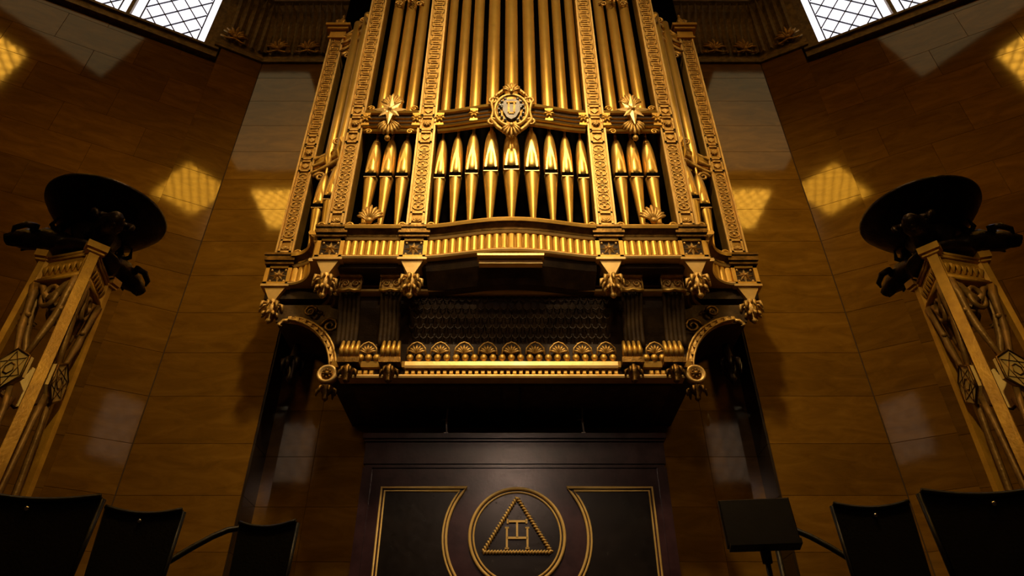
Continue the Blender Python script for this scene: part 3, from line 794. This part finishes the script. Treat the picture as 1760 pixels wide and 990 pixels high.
# ------------------------------------------------------------------ organ pipes
def make_pipe(r, zm, ztip, ztop, z0=ZL):
    root = bpy.data.objects.new('organ_pipe', None); COL.objects.link(root); root.location = (0, 0, 0)
    # flattened conical foot
    m = MB().lathe([(.024, 0), (.028, .03), (r*.93, zm-z0-.05), (r*.97, zm-z0-.02)], 20); foot = build(m, 'pipe_foot', PIPE, root, (0, 0, 0))
    # body: ogive mouth section, slim neck hidden behind the rail, then the long speaking length
    h = ztip-zm; pr = [(r, zm-z0+.02)]
    for t in (.15, .3, .45, .6, .7, .78, .85, .91, .96): pr.append((r*(1.0-.62*t**3.6), zm-z0+h*t))
    pr += [(r*.27, ztip-z0), (r*.22, ztip-z0+.05), (r*.22, ztip-z0+.22), (r*.80, ztip-z0+.34), (r*.86, ztip-z0+.5), (r*.86, ztop-z0)]
    m = MB().lathe(pr, 20); build(m, 'pipe_body', PIPE, root, (0, 0, 0))
    # flattened pointed leaf of the upper lip, flat shield of the lower lip
    m = MB(); vs = []; N = 8
    for i in range(N+1):
        q = i/N; wv = max(r*.74*(1-q**1.6), .003); z = zm-z0+.02+h*.66*q; hh = h*.66*q/h; rr = r*(1.0-.62*hh**3.6)
        yy = -(r*.80+(rr-r*.80)*q)-.006
        vs += [(-wv, yy, z), (wv, yy, z), (-wv, yy+.05, z), (wv, yy+.05, z)]
    fs = []
    for i in range(N): a = i*4; fs += [(a, a+1, a+5, a+4), (a+2, a, a+4, a+6), (a+1, a+3, a+7, a+5)]
    m.add(vs, fs, False); build(m, 'upper_lip', PIPE, root, (0, 0, 0))
    m = MB().lathe([(r*.90, zm-z0-.03), (r*.90, zm-z0+.03)], 20, cap=False).box(-r*.84, r*.84, -r*.97, -r*.5, zm-z0-.045, zm-z0+.03); build(m, 'mouth_slit', BLACK, root, (0, 0, 0))
    m = MB().box(-r*.86, r*.86, -r*.94, -r*.6, zm-z0-.062, zm-z0-.045); build(m, 'lip_edge', GOLDB, root, (0, 0, 0))
    return root
ords = ['first', 'second', 'third', 'fourth', 'fifth', 'sixth', 'seventh', 'eighth', 'ninth']
cx_ = [-1.14, -.885, -.625, -.325, 0, .325, .625, .885, 1.14]; cr_ = [.098, .104, .114, .128, .138, .128, .114, .104, .098]
for i, (x, r) in enumerate(zip(cx_, cr_)):
    p = make_pipe(r, 8.77, 9.73-.06*(abs(x)/1.14)**2, 15.2); p.location = (x, YF+.13-bow(x)*.92, ZL)
    lab = 'gilded organ pipe, %s from the left in the central bowed bay' % ords[i] if i != 4 else 'widest gilded organ pipe, directly behind the central shield cartouche'
    tag(p, lab, 'organ pipe', 'pipes of the central bay')
for s, nm in ((-1, 'left'), (1, 'right')):
    proto = None
    for k, x in enumerate((-2.235, -1.985, -1.735)):
        if proto is None: p = proto = make_pipe(.112, 8.79, 9.66, 15.0)
        else: p = copy_tree(proto)
        p.location = (x if s < 0 else -(-2.235-1.735-x), YF+.13, ZL)
        tag(p, 'gilded organ pipe, %s of three in the bay with the star, %s of the bow' % (('leftmost', 'middle', 'rightmost')[k], nm), 'organ pipe', 'pipes of the %s flat bay' % nm)
    proto = None
    for k, (x, y) in enumerate(((3.14, YC-.08), (2.90, YC-.28))):
        if proto is None: p = proto = make_pipe(.105, 8.55, 9.30, 13.6)
        else: p = copy_tree(proto)
        p.location = (s*x, y, ZL)
        tag(p, 'gilded organ pipe at the far %s wing, %s one of the pair' % (nm, ('outer', 'inner')[k]), 'organ pipe', 'pipes of the %s wing' % nm)

# ------------------------------------------------------------------ dark board with the gilded emblem
YP = 9.10
bx0, bx1, bz1 = -2.07, 2.16, 5.03
board = thing('emblem_board', 'dark polished wooden screen with gilded circle, triangle and frames, below the organ', 'screen', (.045, 9.3, DZ))
m = MB().box(bx0+.05, bx1-.05, YP, YP+.5, DZ+.002, 4.55); build(m, 'board_body', PURPLE, board)
m = MB().box(bx0, bx1, YP-.04, YP+.55, 4.60, 4.92).box(bx0-.015, bx1+.015, YP-.07, YP+.55, 4.92, 4.955).box(bx0-.04, bx1+.04, YP-.10, YP+.55, 4.955, bz1).box(bx0+.02, bx1-.02, YP-.02, YP+.5, 4.55, 4.60)
build(m, 'top_beam', PURPLE, board)
for a, b in ((bx0, bx0+.13), (bx1-.13, bx1)): build(MB().box(a, b, YP-.03, YP+.5, DZ+.002, 4.55), 'side_stile', PURPLE, board)
ecx, ecz = .075, 3.63
RC, RA, HX = .61, .935, 1.85
ztop = 4.27
# inner lacquer panels (left and right) with concave inner edge
def side_poly(s, inset=0.0):
    a0 = math.asin((ztop-ecz-inset)/(RA+inset)); pts = []
    zb = 2.0
    a1 = -math.radians(88)
    for k in range(25):
        a = a0+(a1-a0)*k/24; z = ecz+(RA+inset)*math.sin(a); x = (RA+inset)*math.cos(a)
        if z < zb: break
        pts.append((x, z))
    pts = [(x, z) for x, z in pts]
    # from top-inner along the arc down then the lower outer corner
    pts = [p for p in pts if p[0] > .3]
    pts += [(HX-inset, pts[-1][1]), (HX-inset, ztop-inset)]
    return [(ecx+s*x, z) for x, z in pts]
for s in (-1, 1):
    poly = side_poly(s, .03); 
    m = MB().prism(poly if s > 0 else poly[::-1], YP-.008, YP+.01); pn = build(m, 'lacquer_panel', INNER, board)
    for off, r_, yy in ((0, .020, .02), (.045, .016, .015)):
        pts = [(x, YP-yy, z) for x, z in side_poly(s, off)]
        m = MB().tube(pts, r_, 6, closed=True); build(m, 'gilded_moulding', MEDAL, pn)
def rope(mb, pts, r, closed=False, pitch=.045):
    P = [Vector(p) for p in pts]
    if closed: P.append(P[0])
    L = [0]
    for a, b in zip(P[:-1], P[1:]): L.append(L[-1]+(b-a).length)
    n = int(L[-1]/pitch)
    for k in range(n):
        t = (k+.5)*L[-1]/n
        for i in range(len(P)-1):
            if L[i] <= t <= L[i+1]:
                d = (P[i+1]-P[i]).normalized(); q = P[i]+d*(t-L[i]); nn = Vector((-d.z, 0, d.x))
                mb.tube([q-d*pitch*.38-nn*r*.8, q+Vector((0, -r, 0)), q+d*pitch*.38+nn*r*.8], r*.42, 5); break
circ = lambda R_, y: [(ecx+R_*math.cos(2*PI*k/64), y, ecz+R_*math.sin(2*PI*k/64)) for k in range(64)]
m = MB().lathe([(RC, 0), (RC, .006), (.001, .006)], 48, T(ecx, YP, ecz) @ Matrix.Rotation(PI/2, 4, 'X'), smooth=False); build(m, 'emblem_disc', INNER, board)
m = MB().tube(circ(RC+.015, YP-.02), .022, 8, closed=True); m.tube(circ(RC-.035, YP-.015), .014, 6, closed=True); rg = build(m, 'gilded_ring', MEDAL, board)
tri = [(ecx, YP-.025, 4.13), (ecx-.445, YP-.025, 3.42), (ecx+.445, YP-.025, 3.42)]
m = MB()
for a, b in ((0, 1), (1, 2), (2, 0)):
    A, B = Vector(tri[a]), Vector(tri[b]); m.tube([A, B], .016, 6)
rope(m, tri, .028, True, .04)
build(m, 'gilded_triangle', MEDAL, board)
m = MB(); b = .013; y0, y1 = YP-.035, YP-.004
m.box(ecx-.125, ecx+.125, y0, y1, 3.80, 3.80+2*b).box(ecx-b, ecx+b, y0, y1, 3.60, 3.80)
m.box(ecx-.135-b, ecx-.135+b, y0, y1, 3.47, 3.73).box(ecx+.135-b, ecx+.135+b, y0, y1, 3.47, 3.73).box(ecx-.135, ecx+.135, y0, y1, 3.60-b, 3.60+b)
for x, z in ((-.125, 3.813), (.125, 3.813)): m.box(ecx+x-.012, ecx+x+.012, y0, y1, z-.028, z+.028)
for x in (-.135, .135):
    for z in (3.47, 3.73): m.box(ecx+x-.026, ecx+x+.026, y0, y1, z-.009, z+.009)
build(m, 'emblem_letters', MEDAL, board)
for x, lab in ((-.935, 'left'), (1.03, 'right')):
    m = MB().tube([(x+.01, 9.03, 5.03), (x-.005, 9.03, 5.2), (x+.005, 9.03, 5.417)], .013, 6); m.ball((x, 9.03, 5.2), .02).box(x-.03, x+.03, 9.005, 9.055, 5.03, 5.045)
    m.tube([(x-.07, 9.03, 5.24), (x, 9.03, 5.25)], .007, 5)
    o = build(m, 'hanger_rod', RODM, None, (x, 9.03, 5.03)); tag(o, 'thin metal rod on top of dark emblem screen, %s one' % lab, 'rod', 'rods above the emblem screen')

# ------------------------------------------------------------------ tripod braziers
def make_brazier(s, label, bx, by):
    root = thing('brazier_stand', label, 'brazier', (bx, by, DZ), 0, 'tall tripod braziers')
    O = Vector((bx, by, 0))
    va = math.atan2(-by, -bx)                       # direction towards the camera
    fa = va-s*math.radians(7)
    ZTp = 4.68
    def rho(z): return .37-(z-DZ)/(ZTp-DZ)*.085
    def leg(k, z, extra=0):
        a = fa+k*2*PI/3; r = rho(z)+extra
        return Vector((bx+r*math.cos(a), by+r*math.sin(a), z))
    # base slab
    m = MB()
    for z0, z1, rr in ((DZ+.002, DZ+.1, .50), (DZ+.1, DZ+.18, .44)):
        m.lathe([(rr, z0), (rr, z1)], 6, T(bx, by, 0) @ rotZ(fa), smooth=False)
    build(m, 'base', BRONZE, root)
    for k in range(3):
        a = fa+k*2*PI/3; c, sn = math.cos(a), math.sin(a)
        m = MB(); vs = []
        for z in (DZ+.18, ZTp):
            p = leg(k, z); t = Vector((-sn, c, 0)); n_ = Vector((c, sn, 0)); hw = .038
            for (u, v) in ((-hw, -.02), (hw, -.02), (hw, .022), (-hw, .022)): vs.append(p+t*u+n_*v)
        m.add(vs, [(3, 2, 1, 0), (4, 5, 6, 7), (0, 1, 5, 4), (1, 2, 6, 5), (2, 3, 7, 6), (3, 0, 4, 7)])
        lg = build(m, 'leg', BRAZ, root)
        m = MB()
        for z0, z1, g in ((ZTp-.06, ZTp, .03), (ZTp-.09, ZTp-.075, .015)):
            p = leg(k, (z0+z1)/2); n_ = Vector((c, sn, 0)); t = Vector((-sn, c, 0)); vs = []
            for z in (z0, z1):
                for (u, v) in ((-.05-g, -.03), (.05+g, -.03), (.05+g, .03+g), (-.05-g, .03+g)):
                    q = p+t*u+n_*v; vs.append((q.x, q.y, z))
            m.add(vs, [(3, 2, 1, 0), (4, 5, 6, 7), (0, 1, 5, 4), (1, 2, 6, 5), (2, 3, 7, 6), (3, 0, 4, 7)])
        build(m, 'leg_cap', BRAZ, lg)
    # faces between legs
    for k in range(3):
        def fp(u, z, out=0):   # u -1..1 between leg k and k+1
            A = leg(k, z); B = leg(k+1, z); p = A.lerp(B, .5+.5*u)
            am = fa+(k+.5)*2*PI/3; return p+Vector((math.cos(am), math.sin(am), 0))*out
        m = MB(); vs = []
        for z in (ZTp-.30, ZTp-.05):
            for u, o_ in ((-1, -.05), (1, -.05), (1, .0), (-1, .0)): vs.append(fp(u, z, o_))
        m.add(vs, [(3, 2, 1, 0), (4, 5, 6, 7), (0, 1, 5, 4), (1, 2, 6, 5), (2, 3, 7, 6), (3, 0, 4, 7)])
        fz = build(m, 'frieze_panel', BRAZ, root)
        m = MB()
        for zz, r in ((ZTp-.05, .018), (ZTp-.08, .012), (ZTp-.29, .018), (ZTp-.27, .009)): m.tube([fp(-.85, zz, .01), fp(.85, zz, .01)], r, 5)
        for j in range(7):
            u = -.66+.22*j; zc = ZTp-.18
            for a in (-1, 0, 1): m.tube([fp(u, zc-.05, .005), fp(u+a*.05, zc+.01, .018), fp(u+a*.09, zc+.05-abs(a)*.015, .006)], [.008, .013, .006], 5)
        build(m, 'frieze_relief', BRAZ, fz)
        # scroll struts: ring arch, brace bars, hexagonal medallion
        zm = 3.56
        m = MB()
        for a in (-1, 1):
            pts = [fp(a*.80, ZTp-.32, 0), fp(a*.66, ZTp-.45, .01), fp(a*.60, ZTp-.60, 0), fp(a*.52, ZTp-.72, 0), fp(a*.30, 3.78, 0), fp(a*.14, 3.66, 0)]
            m.tube(pts, [.045, .030, .026, .030, .022, .022], 6)
            m.tube([fp(a*.74, ZTp-.60, 0), fp(a*.40, ZTp-.62, .01)], .018, 6)
            pts = [fp(a*.14, zm-.1, 0), fp(a*.30, 3.25, 0), fp(a*.46, 2.7, 0), fp(a*.62, 2.1, 0), fp(a*.75, 1.5, 0)]; m.tube(pts, [.022, .022, .026, .028, .03], 6)
            m.tube([fp(a*.74, ZTp-.32, -.01), fp(a*.42, ZTp-.36, 0), fp(a*.22, ZTp-.44, 0), fp(0, ZTp-.49, 0)], [.02, .025, .03, .03], 6)
        ring = [fp(.26*math.cos(2*PI*q/14), ZTp-.46+.095*math.sin(2*PI*q/14), .005) for q in range(14)]; m.tube(ring, .020, 6, closed=True)
        build(m, 'scroll_brace', BRACE, root)
        m = MB(); Hx = []
        for q in range(6):
            a = q*PI/3+PI/6; Hx.append((math.cos(a), math.sin(a)))
        wface = (leg(k, zm)-leg(k+1, zm)).length/2; R_ = .165
        for (ra, o0, o1) in ((R_, .0, .035),):
            vs = [fp(x*ra/wface, zm+z*ra*1.0, o_) for o_ in (o0, o1) for x, z in Hx]
            m.add(vs, [tuple(range(5, -1, -1)), tuple(range(6, 12))]+[(i, (i+1) % 6, (i+1) % 6+6, i+6) for i in range(6)])
        md = build(m, 'hexagon_medallion', MEDAL, root)
        m = MB()
        m.tube([fp(x*R_/wface, zm+z*R_, .035) for x, z in Hx], .010, 6, closed=True)
        for st_ in (0, 1):
            T3 = [Hx[(2*q+st_) % 6] for q in range(3)]; m.tube([fp(x*R_*.85/wface, zm+z*R_*.85, .036) for x, z in T3], .006, 4, closed=True)
        m.tube([fp(x*R_*.3/wface, zm+z*R_*.28, .036) for x, z in Hx], .007, 5, closed=True)
        build(m, 'six_point_star', ANTIQUE, md)
    # crown plate + three beast-head brackets
    m = MB().lathe([(.24, ZTp), (.27, ZTp+.02), (.25, ZTp+.05), (.20, ZTp+.08), (.16, ZTp+.16), (.20, ZTp+.26), (.14, ZTp+.33)], 18, T(bx, by, 0)); build(m, 'crown', BRONZE, root)
    for k in range(3):
        a = fa+k*2*PI/3; n_ = Vector((math.cos(a), math.sin(a), 0)); t = Vector((-n_.y, n_.x, 0)); B = Vector((bx, by, 0)); U = Vector((0, 0, 1))
        def Q(r, z, u=0): return B+n_*r+U*z+t*u
        m = MB()
        m.tube([Q(.14, ZTp+.10), Q(.26, ZTp+.15), Q(.36, ZTp+.17), Q(.43, ZTp+.13), Q(.49, ZTp+.13), Q(.58, ZTp+.12), Q(.64, ZTp+.10)], [.10, .10, .095, .085, .095, .065, .045], 8, up=(0, 0, 1))
        for f in (-1, 1):
            m.tube([Q(.45, ZTp+.19, f*.045), Q(.42, ZTp+.20, f*.10), Q(.47, ZTp+.18, f*.145), Q(.54, ZTp+.13, f*.14), Q(.55, ZTp+.09, f*.12)], [.035, .035, .03, .022, .008], 6, up=(0, 0, 1))
            m.tube([Q(.45, ZTp+.16, f*.05), Q(.42, ZTp+.16, f*.12)], [.02, .006], 5, up=(0, 0, 1))
            m.ball(Q(.53, ZTp+.145, f*.045), .014, seg=6, rings=4)
        m.tube([Q(.50, ZTp+.08), Q(.57, ZTp+.06), Q(.61, ZTp+.055)], [.03, .022, .014], 6, up=(0, 0, 1))
        hd = build(m, 'beast_head_bracket', BRONZE, root)
        m = MB(); m.tube([Q(.24, ZTp+.16), Q(.30, ZTp+.27), Q(.26, ZTp+.36), Q(.30, ZTp+.46)], [.035, .045, .03, .035], 6, up=(0, 0, 1))
        for f in (-1, 1): m.tube([Q(.28, ZTp+.2, 0), Q(.33, ZTp+.27, f*.07), Q(.30, ZTp+.34, f*.09)], [.02, .022, .008], 5, up=(0, 0, 1))
        build(m, 'bowl_support', BRONZE, root)
    # bowl
    zb = ZTp+.24
    m = MB().lathe([(.05, zb), (.10, zb+.005), (.16, zb+.03), (.28, zb+.07), (.38, zb+.14), (.445, zb+.22), (.475, zb+.27), (.485, zb+.28), (.49, zb+.305), (.475, zb+.315), (.45, zb+.29), (.36, zb+.18), (.2, zb+.1), (.01, zb+.08)], 48, T(bx, by, 0))
    bw = build(m, 'bowl', BRONZE, root)
    m = MB().lathe([(.11, zb-.02), (.13, zb), (.125, zb+.03)], 24, T(bx, by, 0)); build(m, 'bowl_boss', BRONZE, bw)
make_brazier(-1, 'gilded tripod brazier with black bowl and star medallions, left of organ', -3.60, 4.50)
make_brazier(1, 'gilded tripod brazier with black bowl and star medallions, right of organ', 3.64, 4.52)

# ------------------------------------------------------------------ chairs, stand, handrails in front
def make_chair(label, x, y, rz, wd, ht, arms=True, stud=True, small=False):
    root = thing('platform_chair', label, 'chair', (x, y, DZ+.002), rz, 'black chairs on the platform')
    h = wd/2
    def P(mb, nm, mt): 
        me = mb.mesh(nm); me.materials.append(mt); o = bpy.data.objects.new(nm, me); COL.objects.link(o); o.parent = root; return o
    m = MB(); n = 12; poly = [(-h*.86, .50), (h*.86, .50)]
    for k in range(n+1):
        u = 1-2*k/n; poly.append((h*u, ht-.03+.035*u*u))
    m.prism(poly, .17, .23); P(m, 'backrest', FABRIC)
    m = MB(); pts = [(h*(1-2*k/n), .165, ht-.03+.035*(1-2*k/n)**2) for k in range(n+1)]; m.tube(pts, .014, 6)
    m.tube([(-h, .2, ht), (-h*.86, .2, .5)], .016, 6).tube([(h, .2, ht), (h*.86, .2, .5)], .016, 6); P(m, 'back_frame', BLACKMET)
    if stud: P(MB().ball((0, .155, ht-.075), .014), 'stud', STUD)
    m = MB().box(-h*.9, h*.9, -.32, .2, .40, .50); P(m, 'seat', FABRIC)
    for a in (-1, 1):
        P(MB().tube([(a*h*.8, -.28, 0), (a*h*.8, -.28, .41)], [.018, .024], 8), 'leg', BLACKMET)
        P(MB().tube([(a*h*.8, .24, 0), (a*h*.8, .18, .41)], [.018, .024], 8), 'leg', BLACKMET)
        if arms:
            P(MB().tube([(a*h*.98, -.28, .42), (a*(h+.04), -.29, .64), (a*(h+.045), -.20, .69), (a*(h+.03), .0, .71), (a*h*.95, .17, .73)], .017, 6), 'armrest', BLACKMET)
    return root
make_chair('black high-backed chair with bright stud, cut by the left edge', -2.28, 3.06, math.radians(10), .60, 1.09, arms=False)
make_chair('black high-backed chair with bright stud, second from the left edge', -2.19, 3.90, math.radians(8), .44, 1.27, arms=False)
make_chair('black high-backed chair with bright stud, second from the right edge', 2.17, 3.92, math.radians(-6), .44, 1.31, arms=False)
make_chair('black high-backed chair with bright stud, cut by the right edge', 2.30, 3.08, math.radians(-8), .60, 1.12, arms=False)
make_chair('small black armchair without stud, between left chairs and the emblem screen', -1.56, 4.15, math.radians(-6), .37, 1.26, stud=False)
# music stand
ms = thing('music_stand', 'black music stand with boxy desk on a pole, right of the emblem screen', 'music stand', (1.58, 4.2, DZ+.002))
m = MB()
Mx = T(1.52, 4.2, 2.41) @ rotZ(math.radians(-8)) @ Matrix.Rotation(math.radians(-10), 4, 'X')
m.box(-.215, .215, -.02, .02, -.13, .17, Mx, ch=.008).box(-.205, .205, -.08, .02, -.15, -.12, Mx); build(m, 'desk', BLACKMET, ms)
m = MB().tube([(1.54, 4.24, DZ+.05), (1.54, 4.24, 2.3)], .016, 8).lathe([(.03, 2.2), (.035, 2.3), (.02, 2.33)], 10, T(1.54, 4.24, 0)); build(m, 'pole', BLACKMET, ms)
for k in range(3):
    a = k*2*PI/3+.5; build(MB().tube([(1.54, 4.24, DZ+.22), (1.54+.15*math.cos(a), 4.24+.15*math.sin(a), DZ+.1), (1.54+.3*math.cos(a), 4.24+.3*math.sin(a), DZ+.02)], .014, 6), 'leg', BLACKMET, ms)
for s, lab in ((-1, 'left'), (1, 'right')):
    x0 = s*1.84
    root = thing('handrail', 'thin black curved handrail sloping down, %s of the emblem screen' % lab, 'handrail', (x0, 4.5, DZ+.002), 0, 'curved handrails')
    pts = [(s*1.80, 4.72, 2.52), (s*1.86, 4.68, 2.525), (s*1.92, 4.65, 2.505), (s*1.99, 4.6, 2.45), (s*2.08, 4.55, 2.37), (s*2.25, 4.45, 2.20), (s*2.45, 4.3, 1.98)]
    build(MB().tube(pts, .020, 8), 'rail', BLACKMET, root)
    build(MB().tube([(s*1.80, 4.72, DZ), (s*1.80, 4.72, 2.53)], .018, 8), 'post', BLACKMET, root)
    build(MB().tube([(s*2.44, 4.305, DZ), (s*2.44, 4.305, 1.99)], .018, 8), 'post', BLACKMET, root)
